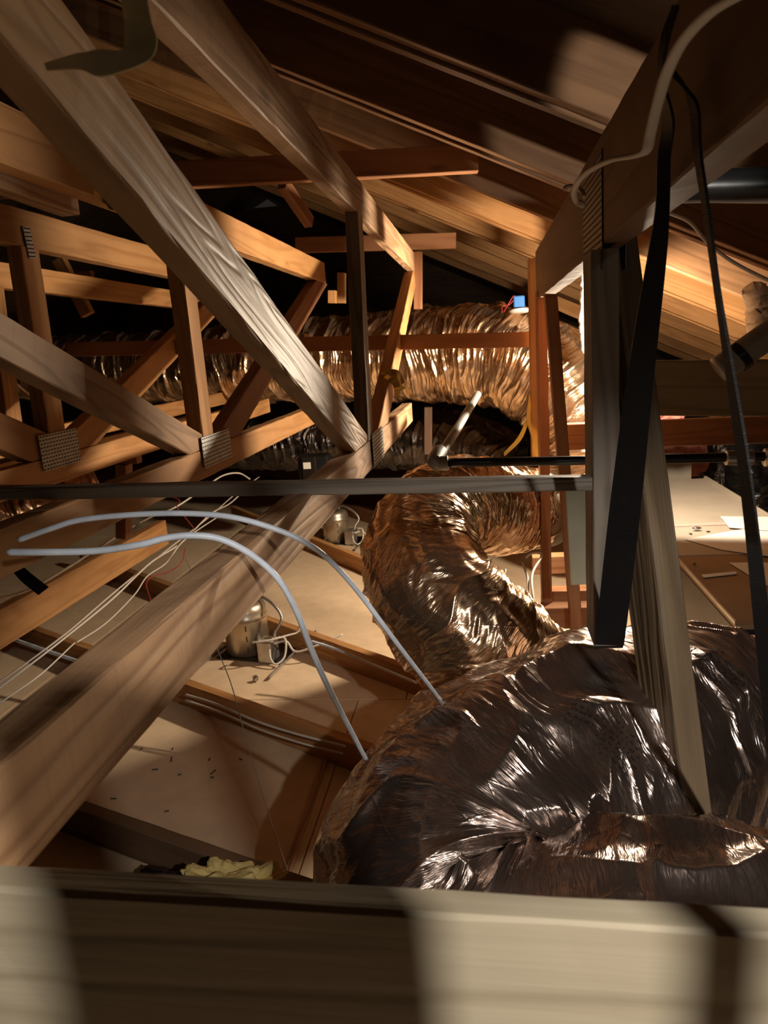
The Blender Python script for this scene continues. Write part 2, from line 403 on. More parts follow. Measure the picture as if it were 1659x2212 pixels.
# ------------------------------------------------------------------ rafters
names = ['above the hanging straps', 'nearest the joist brace', 'second beyond the brace', 'third beyond the brace', 'lit orange near the work light', 'next to the last bright one', 'deep in the attic', 'farther in the attic', 'near the end wall', 'against the end wall']
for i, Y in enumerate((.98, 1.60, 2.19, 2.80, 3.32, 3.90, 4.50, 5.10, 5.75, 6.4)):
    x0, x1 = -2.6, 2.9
    t = beam('rafter', (x0, Y, roofz(x0)+.078), (x1, Y, roofz(x1)+.078), .038, .150*.98, M['fir'] if i > 3 else M['rafter'])  # nearer rafters take the shaded copy, farther ones the bright fir
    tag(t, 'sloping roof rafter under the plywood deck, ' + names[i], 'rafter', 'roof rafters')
    if i in (1, 2, 4, 5):      # sistered board alongside
        x0 = -1.9
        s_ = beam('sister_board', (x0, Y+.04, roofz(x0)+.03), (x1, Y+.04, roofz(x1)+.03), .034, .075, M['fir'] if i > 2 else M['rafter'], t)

# ------------------------------------------------------------------ trusses
BC = (-.276, -.206); TC = (.300, .388)
def truss(label, X, side, ybot, ytop, members, plates, mats, bc=BC, tc=TC, tt=.038):
    """members: (name, px1, px2, depth) given on the face plane X; side=-1: timbers lie to -X of the seen face"""
    t = .038; xc = X+side*t/2; mt, mb, mw = mats
    r = thing('roof_truss', label, 'truss', (X, ybot[0], bc[0] if bc else tc[0]), 'roof trusses')
    if bc: beam('bottom_chord', (xc, ybot[0], sum(bc)/2), (xc, ybot[1], sum(bc)/2), t, bc[1]-bc[0], mb, r, wane=(4, .003))
    beam('top_chord', (X+side*tt/2, ytop[0], sum(tc)/2), (X+side*tt/2, ytop[1], sum(tc)/2), tt, tc[1]-tc[0], mt, r)
    for i, (p1, p2, dep, m, *th_) in enumerate(members):
        tw = th_[0] if th_ else t
        A = PX(*p1, X); B = PX(*p2, X); A.x = B.x = X+side*tw/2+.0009*(i+1)*(1 if i % 2 else -1)
        d = (B-A).normalized(); upv = Vector((1, 0, 0)).cross(d)
        o = beam('web', A-d*.05, B+d*.06, tw, dep, m, r, up=upv, wane=(3, .004) if i == 0 else None)
        zclip(o, bc[1]+.0005 if bc else None, tc[0]-.0005)
    return r
def gusset(parent, X, p1, p2, tilt=0.0, side=1, mat=None, off=0.0):
    """toothed steel plate on the truss face between two picture corners"""
    A = PX(*p1, X); B = PX(*p2, X); c = (A+B)/2; c.x = X+side*(.0016+off); ly = abs(B.y-A.y); lz = abs(B.z-A.z)
    rot = Matrix.Rotation(tilt, 3, 'X')
    pl = box('gusset_plate', c, (.0016, ly, lz), mat or M['plate'], parent, rot, bev=.0004)
    bm = bmesh.new(); ny, nz = max(4, int(ly/.0125)), max(3, int(lz/.0085))
    for i in range(ny):
        for k in range(nz):
            y = -ly/2+(i+.5)*ly/ny+(.002 if k % 2 else -.002); z = -lz/2+(k+.5)*lz/nz
            v = [bm.verts.new((side*.0011, y+a*.0042, z+b*.0016)) for a, b in ((-1, -1), (1, -1), (1, 1), (-1, 1))]
            v2 = [bm.verts.new((side*.0004, q.co.y, q.co.z)) for q in v]
            bm.faces.new(v)
            for e in range(4): bm.faces.new((v[e], v[(e+1) % 4], v2[(e+1) % 4], v2[e]))
    bmesh.ops.recalc_face_normals(bm, faces=bm.faces)
    s_ = obj('tooth_slots', bm, M['slot'], pl, Matrix.Translation(c) @ rot.to_4x4()); s_['kind'] = 'stuff'
    return pl
X1, X2, X3, X4 = -.268, -.674, -1.08, -1.486
t1 = truss('roof truss nearest the view, its long lower timber running to the foreground board', X1, -1, (.300, 2.72), (.60, 3.22),
  [((95, 60), (810, 993), .076, M['fir_grain'], .030), ((775, 440), (801, 975), .070, M['coarse'], .030), ((905, 560), (818, 985), .075, M['fir'])], [], (M['fir_saw'], M['fir_saw'], M['fir']), tc=(.306, .388), tt=.030)
gusset(t1, X1, (799, 938), (826, 985), .0, off=.003)
t2 = truss('second roof truss from the foreground board, with one steel plate where four timbers meet', X2, -1, (.80, 2.98), (.88, 3.30),
  [((-60, 688), (440, 968), .066, M['fir_saw']), ((402, 560), (452, 965), .070, M['fir']), ((712, 585), (470, 985), .080, M['fir_red'])], [], (M['fir'], M['fir'], M['fir']))
gusset(t2, X2, (430, 946), (498, 986), .0, off=.003)
t3 = truss('third roof truss from the foreground board, orange top timber with a strip of steel plate', X3, -1, (1.3, 3.6), (1.3, 2.70),
  [((-60, 905), (110, 975), .085, M['fir']), ((55, 480), (127, 960), .075, M['fir']), ((470, 655), (150, 985), .080, M['fir'])], [], (M['fir'], M['fir'], M['fir']))
gusset(t3, X3, (78, 942), (172, 996), .0, off=.003); gusset(t3, X3, (46, 488), (72, 560), .08, off=.003)
t4 = truss('farthest roof truss, mostly hidden behind the three nearer ones', X4, -1, (1.8, 4.2), (1.7, 3.9),
  [((-10, 600), (36, 930), .075, M['fir']), ((480, 640), (200, 930), .075, M['fir_red'])], [], (M['fir'], M['fir'], M['fir']), bc=(-.25, -.18), tc=(.27, .35))
s_ = beam('scab_board', (X2-.057, .80, .345), (X2-.057, 1.32, .335), .036, .12, M['fir_saw'], t2)

# truss on the strap side
X0 = .17
t0 = thing('roof_truss', 'roof truss with the deep brown top timber that carries the black straps and white cable', 'truss', (X0, .4, .12), 'roof trusses')
beam('top_chord', (X0+.019, .38, .194), (X0+.019, 2.32, .180), .038, .140, M['brown_beam'], t0)
o = beam('post', PY(1297, 545, 1.12), PY(1301, 1372, 1.12), .038, .085, M['weathered'], t0, up=(0, 1, 0))
o = beam('web', PY(1316, 520, 1.21), PY(1478, 1785, .985), .043, .086, M['coarse'], t0, up=(0, 1, 0), roll=math.radians(-20))
o['label'] = 'thick slanting timber with coarse raised grain'
beam('post', (X0+.01, 2.27, .13), PY(1182, 1400, 2.25), .030, .07, M['fir_red'], t0, up=(0, 1, 0))
beam('post', PY(1188, 630, 2.15), PY(1248, 1400, 2.10), .034, .05, M['fir_red'], t0, up=(0, 1, 0))
beam('post', PY(1150, 560, 2.42), PY(1157, 1000, 2.42), .026, .07, M['fir'], t0, up=(0, 1, 0))
gusset(t0, X0, (1262, 385), (1304, 582), .0, side=-1, mat=M['plate_dark'])
gusset(t0, X0+.038, (1310, 500), (1348, 582), .0, side=1, mat=M['plate_dark'], off=.001)

# ------------------------------------------------------------------ lateral braces and loose framing
def lumber(name, label, cat, a, b, w_, h_, mat, group=None, up=(0, 0, 1), roll=0.0, wane=None):
    o = beam(name, PY(*a), PY(*b), w_, h_, mat, None, up, roll, wane=wane); return tag(o, label, cat, group)
lumber('brace_board', 'long weathered grey brace board crossing over the nearest truss to the post', 'brace', (-120, 1066, 1.06), (1276, 1042, 1.075), .030, .020, M['weathered'])
lumber('brace_board', 'reddish brace board crossing in front of the far foil duct', 'brace', (150, 755, 2.55), (1158, 733, 2.50), .03, .05, M['fir_red'])
lumber('brace_board', 'dark brown brace board with a square end below the roof rafters', 'brace', (-80, 405, 2.30), (1032, 343, 2.45), .038, .078, M['fir_red'])
lumber('brace_board', 'short reddish brace behind the upper end of the nearest truss', 'brace', (640, 530, 3.6), (985, 520, 3.6), .038, .07, M['fir_red'])
lumber('plank', 'wide olive brown plank with a cast shadow behind the black straps', 'plank', (1395, 838, 1.98), (1900, 838, 1.92), .038, .140, M['plank'])
lumber('plank', 'reddish brown plank below the olive plank, above the pink insulation', 'plank', (1222, 943, 2.50), (1900, 918, 2.50), .038, .088, M['red_dark'])
fb = beam('foreground_board', PY(-260, 1876, .288), PY(1950, 2004, .288), .018, .095, M['front'])
tag(fb, 'blurred pale board across the foreground with a long shadow over it', 'board')
# slide it so that its far top arris meets the view as in the room
fb.matrix_basis = Matrix.Translation((0, 0, -.0475)) @ fb.matrix_basis; WM[fb.name] = fb.matrix_basis.copy()

o = beam('shadow_caster_post', (.1755, -.05, -.75), (.1755, -.05, .095), .066, .038, M['fir_saw'], up=(0, 1, 0)); tag(o, 'added unseen post that shades the foreground board', 'post')  # unseen post added behind the view to throw the board's long shadow
o = beam('shadow_caster_web', (.240, -.02, -.19), (.355, .02, -.42), .038, .066, M['fir_saw']); tag(o, 'added unseen slanting web that shades the foreground board', 'lumber')  # unseen web added to slant the lower edge of that shadow
st = ribbon('webbing_strap', [((.272, -.05, .9), (.288, -.05, .9)), ((.270, -.05, .3), (.286, -.05, .3)), ((.272, -.05, .02), (.288, -.05, .02)), ((.262, -.05, -.2), (.278, -.05, -.2)), ((.24, -.05, -.5), (.256, -.05, -.5))], M['strap'])  # unseen strap added for the narrow shadow on the board
tag(st, 'added unseen strap that casts a narrow shadow on the foreground board', 'strap')
# small webs and blocks in the dark behind
for a, b, mat, lab in (((128, 560, 2.9), (190, 680, 2.9), 'fir', 'short dangling stub of lumber in the dark behind the third truss'),
                  ((610, 395, 2.9), (668, 480, 3.1), 'fir_red', 'dim slanting stub behind the upper end of the nearest truss'),
                  ((738, 590, 3.6), (738, 655, 3.6), 'fir', 'small sunlit upright block behind the second truss'),
                  ((718, 628, 3.5), (718, 655, 3.5), 'fir', 'small lit cleat beside an upright block above the far duct'),
                  ((903, 545, 3.25), (903, 668, 3.25), 'fir_red', 'upright end post where the nearest truss stops'),
                  ((925, 880, 3.5), (925, 980, 3.5), 'dark_wood', 'dark upright between the two far ducts'),
                  ((268, 1002, 2.2), (268, 1160, 2.2), 'fir_red', 'short upright stub under the second truss'),
                  ((225, 984, 2.2), (300, 984, 2.2), 'fir_red', 'short level cleat under the second truss'),
                  ((150, 600, 3.2), (200, 598, 3.2), 'fir_red', 'tiny level stub beside the dangling stub')):
    lumber('lumber_stub', lab, 'lumber', a, b, .036, .05, M[mat], up=(0, 1, 0) if a[0] == b[0] else (0, 0, 1))
for k, (a, b) in enumerate((((1190, 700, 4.6), (1290, 740, 4.4)), ((1200, 652, 4.3), (1290, 690, 4.2)))):
    lumber('blocking', ['pale blocking piece under the lit rafters beside the post', 'upper pale blocking piece under the lit rafters'][k], 'lumber', a, b, .05, .07, M['fir'])

# ------------------------------------------------------------------ ceiling joists below
def joist(label, p, q, mat=M['fir'], h=.088, zt=ZJ+.003, ext=(0, 0), t=.036):
    A = PZ(*p, zt); B = PZ(*q, zt); d = (B-A).normalized(); A = A-d*ext[0]; B = B+d*ext[1]
    A.z -= h/2; B.z -= h/2
    o = beam('ceiling_joist', A, B, t, h-.002, mat); return tag(o, label, 'joist', 'ceiling joists')
joist('ceiling joist nearest the foreground board, just above the yellow insulation tuft', (180, 1740), (640, 1900), M['brown_beam'], ext=(.55, .35))
joist('ceiling joist in front of the larger ceiling light can, cables stapled to its face', (60, 1350), (740, 1590), M['fir'], ext=(.6, .25))
joist('ceiling joist right behind the larger ceiling light can', (260, 1224), (870, 1435), M['fir'], ext=(.5, .3))
joist('ceiling joist passing in front of the smaller ceiling light can', (560, 1115), (790, 1205), M['fir'], ext=(.5, .9))
joist('ceiling joist behind the smaller ceiling light can', (520, 1020), (860, 1120), M['fir_red'], ext=(.6, .8))
joist('far ceiling joist at the edge of the dark', (300, 985), (900, 1085), M['fir_red'], ext=(.6, .8))
tag(beam('long_joist', PX(0, 1348, -1.35)-Vector((0, .9, 0)), PX(352, 1150, -1.35), .038, .105, M['fir']), 'long level joist running away under the white wires, knots on its face', 'joist')
tag(beam('long_joist', PX(430, 905, -1.62)-Vector((0, 2.2, 0)), PX(430, 905, -1.62), .038, .07, M['fir']), 'long level joist beyond the third truss, striped with light', 'joist')
A = PZ(615, 1905, ZD+.004); B = PZ(703, 1640, ZD+.004)
tag(beam('trim_strip', A, B, .016, .012, M['fir_saw']), 'thin pale strip covering the drywall seam beside the front duct', 'strip')
# chips lying on the drywall
for k, (px, py) in enumerate(((305, 1618), (373, 1617), (452, 1640), (335, 1662), (245, 1725), (388, 1673), (460, 1668), (360, 1752), (370, 1640), (100, 1500), (125, 1500), (520, 1640), (458, 1679))):
    c = PZ(px, py, ZD+.0025); a = random.uniform(0, 3)
    o = box('wood_chip', c, (random.uniform(.008, .028), .004, .003), M['debris'], None, Matrix.Rotation(a, 3, 'Z'), bev=.0008)
    tag(o, 'tiny dark splinter lying on the tan drywall', 'splinter', 'splinters on the drywall')

# ------------------------------------------------------------------ ducts
def ductthing(label, loc, group=None): return thing('insulated_duct', label, 'duct', loc, group)
dA = ductthing('big foil-wrapped duct making a tight U-turn in the foreground below the coarse slanting timber', PY(1100, 1900, 1.0))
duct('foil_sleeve', [c4(1980, 1650, 1.52, .20), c4(1720, 1610, 1.46, .21), c4(1490, 1600, 1.36, .215), c4(1300, 1650, 1.16, .215), c4(1120, 1745, 1.05, .217), c4(1000, 1890, .95, .213), c4(1040, 2050, .86, .20), c4(1190, 2140, .79, .19), c4(1400, 2130, .76, .178), c4(1680, 2175, .76, .185), c4(1950, 2290, .78, .19)],
     M['foil'], dA, 1150, 420, pleat=.011, f1=21, fold=.015, fine=.0016, sag=.001, seed=3.1, skew=.2)
dM = ductthing('middle foil duct bending in an S from the grey collar to the big duct', PY(1000, 1300, 1.6))
duct('foil_sleeve', [c4(1142, 1098, 2.42, .135), c4(1070, 1100, 2.28, .14), c4(985, 1092, 2.08, .14), c4(915, 1150, 1.86, .14), c4(925, 1262, 1.66, .148), c4(1015, 1375, 1.60, .16), c4(1110, 1480, 1.66, .17), c4(1200, 1590, 1.80, .17)],
     M['foil_warm'], dM, 1100, 240, pleat=.0085, f1=58, fold=.006, fine=.0018, sag=.004, seed=5.7)
A = PY(1128, 1100, 2.38); B = PY(1195, 1098, 2.52)
th = np.linspace(0, 2*np.pi, 48, endpoint=False)
def lathe(name, base, axis, prof, mat, parent, nt=40, smooth=True):
    ax = Vector(axis).normalized(); n = ax.orthogonal().normalized(); b = ax.cross(n); th = np.linspace(0, 2*np.pi, nt, endpoint=False)
    V = np.array([[tuple(Vector(base)+ax*h+(n*math.cos(a)+b*math.sin(a))*r) for a in th] for r, h in prof])
    return grid(name, V, mat, parent, closed=True, caps=True, smooth=smooth)
lathe('collar', A, B-A, [(.128, 0), (.135, .004), (.137, .06), (.134, .13), (.12, .14)], M['insul_wrap'], dM)
dF = ductthing('long far duct in glittering pleated foil crossing behind the trusses', PY(900, 860, 3.7))
duct('foil_sleeve', [c4(-150, 800, 5.3, .20), c4(120, 795, 4.8, .205), c4(430, 792, 4.3, .21), c4(730, 775, 3.95, .215), c4(960, 765, 3.70, .225), c4(1110, 778, 3.52, .23), c4(1210, 840, 3.40, .23), c4(1275, 940, 3.35, .23), c4(1300, 1060, 3.35, .23)],
     M['foil_warm'], dF, 1900, 170, pleat=.015, f1=52, fold=.007, fine=.003, sag=.004, seed=1.2)
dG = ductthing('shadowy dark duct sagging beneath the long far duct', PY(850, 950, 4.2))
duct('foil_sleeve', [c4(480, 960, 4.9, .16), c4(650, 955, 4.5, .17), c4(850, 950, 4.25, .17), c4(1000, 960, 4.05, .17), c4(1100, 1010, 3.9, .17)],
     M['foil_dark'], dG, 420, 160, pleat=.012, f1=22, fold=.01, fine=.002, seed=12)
dH = ductthing('dim foil duct low down behind the second truss, under the grey brace', PY(60, 1090, 2.6))
duct('foil_sleeve', [c4(-160, 1130, 2.4, .13), c4(40, 1100, 2.6, .13), c4(200, 1040, 2.8, .12)], M['foil_warm'], dH, 200, 140, pleat=.006, f1=22, seed=15)

# printed marks laid on the foil
from mathutils.bvhtree import BVHTree
def decal(name, sleeve, polys, px, py, parent, lift=.0012, sub=2, sx=None, ang=0.0, unit=1.0):
    """polys: 2D outlines in millimetres about the mark's centre; dropped along the local normal onto the sleeve"""
    me = sleeve.data; n = len(me.vertices); co = np.empty(n*3, 'f'); me.vertices.foreach_get('co', co)
    bvh = BVHTree.FromObject(sleeve, bpy.context.evaluated_depsgraph_get())
    hit = bvh.ray_cast(Vector((0, 0, 0)), ray(px, py).normalized())
    if hit[0] is None: return None
    nor = sum((h[1] for h in (bvh.ray_cast(Vector((0, 0, 0)), ray(px+a*26, py+b*26).normalized()) for a in (-1, 0, 1) for b in (-1, 0, 1)) if h[0] is not None), Vector())
    nor.normalize()
    if nor.dot(ray(px, py)) > 0: nor.negate()
    xa = (PY(px+100, py, 1)-PY(px, py, 1)); xa = (xa-xa.dot(nor)*nor).normalized(); ya = nor.cross(xa)
    xa, ya = xa*math.cos(ang)+ya*math.sin(ang), -xa*math.sin(ang)+ya*math.cos(ang)
    bm = bmesh.new()
    for pl in polys:
        try: bm.faces.new([bm.verts.new((x*unit, y*unit, 0)) for x, y in pl])
        except ValueError: pass
    bmesh.ops.triangulate(bm, faces=bm.faces)
    bmesh.ops.subdivide_edges(bm, edges=[e for e in bm.edges if e.calc_length() > .004], cuts=sub, use_grid_fill=True)
    bad = []
    for v in bm.verts:
        o_ = hit[0]+xa*v.co.x+ya*v.co.y+nor*.08
        h = bvh.ray_cast(o_, -nor, .16)
        if h[0] is None: bad.append(v)
        else: v.co = h[0]+nor*lift
    bmesh.ops.delete(bm, geom=bad, context='VERTS')
    return obj(name, bm, M['ink'], parent)
def text_polys(txt, size):
    cu = bpy.data.curves.new('t', 'FONT'); cu.body = txt; cu.size = size; cu.align_x = 'CENTER'; cu.align_y = 'CENTER'; cu.resolution_u = 3
    o = bpy.data.objects.new('t', cu); C.objects.link(o); dg = bpy.context.evaluated_depsgraph_get()
    me = bpy.data.meshes.new_from_object(o.evaluated_get(dg)); P = [[(me.vertices[i].co.x, me.vertices[i].co.y) for i in p.vertices] for p in me.polygons]
    bpy.data.objects.remove(o); bpy.data.curves.remove(cu); bpy.data.meshes.remove(me); return P
bpy.context.view_layer.update()
A_sl = [c for c in dA.children if c.name.startswith('foil_sleeve')][0]; 
ringp = []
for k in range(28):
    a, b = 2*math.pi*k/28, 2*math.pi*(k+1)/28
    ringp.append([(math.cos(a)*.0195, math.sin(a)*.0195), (math.cos(b)*.0195, math.sin(b)*.0195), (math.cos(b)*.0168, math.sin(b)*.0168), (math.cos(a)*.0168, math.sin(a)*.0168)])
decal('printed_mark', A_sl, ringp+[[(-.012, .003), (-.008, .003), (.004, -.009), (.001, -.012)], [(.001, -.009), (.012, -.004), (.012, -.009), (.002, -.013)]], 1512, 1410, dA)
decal('printed_mark', A_sl, text_polys('IST', .021), 1553, 1406, dA)
rg = random.Random(5); rows = []
for r_ in range(7):
    x = -.055
    while x < .055:
        wd = rg.uniform(.002, .009); y = .036-r_*.0105
        for q in range(max(1, int(wd/.0024))):
            xx = x+q*.0026; hh = rg.uniform(.0022, .0042); rows.append([(xx, y), (xx+.0014, y), (xx+.0014, y+hh), (xx, y+hh)])
        x += wd+.004
o = decal('faded_print', A_sl, rows, 1300, 1590, dA, sub=0, ang=-.55)
if o: o['kind'] = 'stuff'
o = decal('faded_print', A_sl, [[(x*.9, y) for x, y in p] for p in rows[:110]], 1575, 1470, dA, sub=0, ang=-.1)
if o: o['kind'] = 'stuff'
decal('printed_mark', A_sl, text_polys('T', .020), 1425, 1830, dA, ang=-.2)

# ------------------------------------------------------------------ straps, tapes
def rail(*rows): return [(PY(a, b, Y), PY(c, d, Z)) for a, b, Y, c, d, Z in rows]
st = ribbon('webbing_strap', rail((1452, 10, .60, 1462, 10, .58), (1425, 90, .600, 1438, 95, .578), (1420, 180, .625, 1430, 170, .600), (1430, 260, .65, 1452, 262, .63), (1420, 345, .68, 1449, 345, .68), (1416, 450, .70, 1447, 450, .70), (1398, 560, .72, 1440, 560, .72), (1370, 720, .76, 1423, 722, .76), (1345, 880, .82, 1405, 885, .81), (1315, 1110, .90, 1382, 1115, .88), (1288, 1360, 1.03, 1352, 1365, 1.02), (1284, 1400, 1.10, 1346, 1400, 1.10)), M['strap'])
tag(st, 'wide black webbing strap hanging flat in front of the posts', 'strap')
st = ribbon('webbing_strap', rail((1428, 130, .605, 1440, 155, .595), (1470, 180, .60, 1484, 200, .59), (1488, 235, .595, 1505, 235, .58), (1497, 330, .58, 1511, 328, .57), (1514, 440, .57, 1526, 438, .56), (1540, 620, .58, 1550, 620, .57), (1560, 760, .60, 1574, 760, .585), (1590, 980, .62, 1612, 980, .60), (1612, 1180, .64, 1640, 1180, .625), (1628, 1350, .66, 1662, 1350, .65), (1650, 1560, .70, 1688, 1560, .69), (1668, 1750, .76, 1705, 1750, .75)), M['strap'])
tag(st, 'narrow-looking twisted black webbing strap nearest the picture edge', 'strap')
st = ribbon('webbing_strap', rail((20, 1225, 1.25, 44, 1218, 1.25), (45, 1255, 1.22, 72, 1243, 1.22), (82, 1285, 1.2, 104, 1268, 1.2)), M['strap'])
tag(st, 'short black strap end drooping over the long level joist', 'strap')

g = ribbon('metal_tape', rail((256, -30, .44, 312, -30, .43), (264, 20, .44, 320, 16, .43), (268, 50, .44, 326, 44, .43), (267, 96, .43, 338, 88, .41), (258, 108, .42, 322, 128, .395), (215, 106, .42, 262, 154, .395), (185, 112, .42, 212, 163, .40), (160, 116, .425, 170, 148, .41), (95, 136, .435, 100, 151, .43)), M['brassy'], thick=.0008)
tag(g, 'curled dull brass-coloured tape hanging over the nearest slanting timber', 'tape')
g = ribbon('metal_tape', rail((204, 408, 1.0, 205, 432, .99), (222, 410, .99, 226, 440, .97), (232, 412, 1.0, 236, 452, .98), (258, 424, .98, 262, 458, .97), (276, 436, 1.0, 282, 462, .99)), M['gold'], thick=.0008)
tag(g, 'bright gold tape folded round the top timber of the second truss', 'tape')
rb = thing('yellow_ribbon', 'crumpled gold ribbon knotted on the far web of the nearest truss', 'ribbon', PY(850, 820, 2.15))
ribbon('bow', rail((822, 806, 2.17, 826, 824, 2.17), (842, 798, 2.15, 848, 818, 2.14), (862, 802, 2.17, 858, 822, 2.14), (874, 826, 2.17, 862, 838, 2.17)), M['gold'], rb, thick=.001)
ribbon('tail', rail((846, 812, 2.14, 858, 812, 2.14), (850, 838, 2.11, 864, 836, 2.11), (854, 862, 2.14, 862, 862, 2.14)), M['gold'], rb, thick=.001)
ribbon('tail', rail((826, 818, 2.15, 836, 808, 2.15), (840, 826, 2.13, 852, 818, 2.13), (866, 846, 2.15, 876, 838, 2.15)), M['gold'], rb, thick=.001)
g = ribbon('yellow_strap', rail((1143, 850, 2.40, 1150, 850, 2.40), (1138, 905, 2.38, 1146, 905, 2.38), (1150, 950, 2.36, 1158, 946, 2.36), (1160, 998, 2.36, 1168, 992, 2.36)), M['cable_y'], thick=.001)
tag(g, 'yellow strap running down beside the orange post', 'strap')
g = ribbon('yellow_strap', rail((1140, 900, 2.39, 1144, 906, 2.39), (1118, 945, 2.38, 1126, 950, 2.38), (1088, 978, 2.38, 1090, 986, 2.38)), M['cable_y'], thick=.001)
tag(g, 'short yellow strap slanting off toward the black pipe', 'strap')

# ------------------------------------------------------------------ cables, rods, pipes
def wire(name, label, cat, pts, r, mat, flat=1.0, group=None, nt=8, n=10, jitter=0):
    o = tube(name, [c3(*p) for p in pts], r, mat, nt=nt, n=n, flat=flat, jitter=jitter); return tag(o, label, cat, group)
wire('support_rod', 'upper of two pale springy rods arching over the nearest truss timber', 'rod', [(42, 1166, .72), (110, 1142, .72), (170, 1124, .73), (270, 1113, .74), (390, 1109, .75), (500, 1117, .76), (600, 1145, .77), (670, 1178, .78), (720, 1218, .80), (775, 1280, .82), (835, 1360, .86), (880, 1420, .92), (928, 1482, 1.02), (960, 1525, 1.12)], .0033, M['cable_b'], nt=10)
wire('support_rod', 'lower of two pale springy rods, arching down to the front duct', 'rod', [(18, 1193, .66), (110, 1193, .66), (210, 1190, .67), (300, 1177, .67), (360, 1162, .68), (420, 1157, .69), (480, 1166, .70), (545, 1200, .71), (600, 1250, .72), (640, 1320, .74), (668, 1392, .76), (700, 1465, .78), (735, 1535, .82), (768, 1598, .90), (790, 1640, .96)], .0036, M['cable_b'], nt=10)
wire('hanging_cable', 'thick white flat cable looping down the brown truss timber', 'cable', [(1690, -60, .40), (1590, -8, .43), (1530, 30, .46), (1475, 90, .50), (1440, 160, .54), (1418, 235, .575), (1405, 290, .60), (1396, 325, .615), (1370, 336, .66), (1320, 346, .74), (1275, 368, .82), (1250, 392, .90), (1240, 415, .96), (1246, 436, .99), (1262, 443, .98)], .0042, M['cable_w'], flat=.55)
wire('hanging_cable', 'tail of white cable poking out above the gusset plate', 'cable', [(1218, 408, 1.06), (1228, 403, 1.06), (1243, 404, 1.04), (1256, 412, 1.01), (1262, 425, 1.0)], .0030, M['cable_w'])
wire('white_wire', 'white wire running level below the dark pipe behind the straps', 'wire', [(1445, 437, 1.1), (1520, 435, 1.1), (1620, 436, 1.1), (1720, 436, 1.1)], .0022, M['cable_w'])
wire('white_wire', 'white wire drooping under the rafters beyond the straps', 'wire', [(1440, 458, 1.8), (1490, 480, 1.8), (1530, 525, 1.8), (1590, 570, 1.8), (1700, 625, 1.8)], .0042, M['cable_w'])
wire('thin_wire', 'thin wire loop under the brown truss timber', 'wire', [(1404, 452, 1.0), (1396, 470, 1.0), (1386, 488, 1.0), (1368, 498, 1.0), (1350, 494, 1.0)], .001, M['cable_w'])
lb = 'white cable strung along under the trusses over the tan drywall'
wire('ceiling_cable', 'double white cable from the far joists to the near drywall edge', 'cable', [(-40, 1500, 1.7), (60, 1430, 1.8), (150, 1362, 1.95), (240, 1285, 2.2), (320, 1220, 2.5), (390, 1165, 2.8), (450, 1118, 3.2), (505, 1070, 3.6), (560, 1030, 4.0)], .0042, M['cable_w'], flat=.6)
wire('ceiling_cable', 'second strand beside the double white cable', 'cable', [(-40, 1516, 1.7), (60, 1440, 1.8), (150, 1370, 1.95), (245, 1292, 2.2), (325, 1216, 2.5), (392, 1172, 2.8), (455, 1110, 3.2), (500, 1085, 3.6), (545, 1040, 4.0)], .0034, M['cable_w'])
wire('ceiling_cable', 'thin kinked white cable lowest over the tan drywall', 'cable', [(-40, 1545, 1.7), (20, 1505, 1.75), (90, 1455, 1.85), (158, 1392, 2.0), (172, 1384, 2.02), (230, 1345, 2.15), (290, 1285, 2.35), (318, 1245, 2.5), (360, 1215, 2.65), (400, 1165, 2.8), (480, 1110, 3.2)], .0026, M['cable_w'])
wire('ceiling_cable', 'white cable looping at the far end of the long joist', 'cable', [(300, 1130, 2.6), (330, 1115, 2.7), (380, 1095, 2.9), (440, 1055, 3.2), (480, 1028, 3.4), (515, 1022, 3.5), (540, 1035, 3.5)], .0040, M['cable_w'])
wire('ceiling_cable', 'pale cable lying against the face of the long joist', 'cable', [(-30, 1300, 1.55), (60, 1275, 1.7), (140, 1230, 1.9), (200, 1192, 2.1), (290, 1135, 2.5)], .0042, M['cable_w'])
wire('ceiling_cable', 'straight pale conduit lying across the joist bay beneath the wires', 'cable', [(15, 1376, 2.4), (120, 1412, 2.3), (225, 1448, 2.2)], .0065, M['cable_b'])
wire('ceiling_cable', 'cable stapled along the front face of the cable-carrying joist', 'cable', [(400, 1500, 1.99), (470, 1522, 1.94), (560, 1560, 1.88), (650, 1588, 1.82), (745, 1612, 1.77)], .0035, M['cable_w'])
wire('ceiling_cable', 'second cable just below the stapled one on that joist', 'cable', [(400, 1512, 1.98), (480, 1540, 1.93), (560, 1575, 1.87), (650, 1605, 1.81), (740, 1628, 1.76)], .003, M['cable_w'])
wire('ceiling_cable', 'cable along the joist behind the big light can toward the duct', 'cable', [(672, 1385, 2.30), (720, 1400, 2.27), (780, 1425, 2.2), (900, 1475, 2.1)], .0045, M['cable_b'])
wire('red_wire', 'red wire hanging down across the drywall panels', 'wire', [(400, 1185, 2.7), (392, 1215, 2.6), (365, 1235, 2.55), (330, 1245, 2.5), (316, 1262, 2.45), (326, 1300, 2.3), (330, 1345, 2.2)], .0022, M['cable_r'])
wire('red_wire', 'red wire curl under the grey brace board', 'wire', [(345, 1074, 2.9), (372, 1074, 2.9), (388, 1082, 2.9), (382, 1096, 2.9), (400, 1118, 2.9), (418, 1140, 2.9)], .002, M['cable_r'])
wire('hanging_string', 'thin tan string hanging down beside the nearest truss to the joist', 'string', [(400, 1200, 1.55), (425, 1268, 1.58), (470, 1402, 1.55), (500, 1480, 1.5), (530, 1590, 1.44), (575, 1740, 1.36), (628, 1903, 1.27)], .0013, M['cable_w'], nt=6)
pl = thing('black_pipe', 'black gas pipe running level past the posts with an elbow and grey branch', 'pipe', PY(942, 1000, 1.78))
tube('pipe', [c3(955, 1000, 1.78), c3(1300, 994, 1.78), c3(1700, 985, 1.78)], .0115, M['blackpipe'], pl, nt=16)
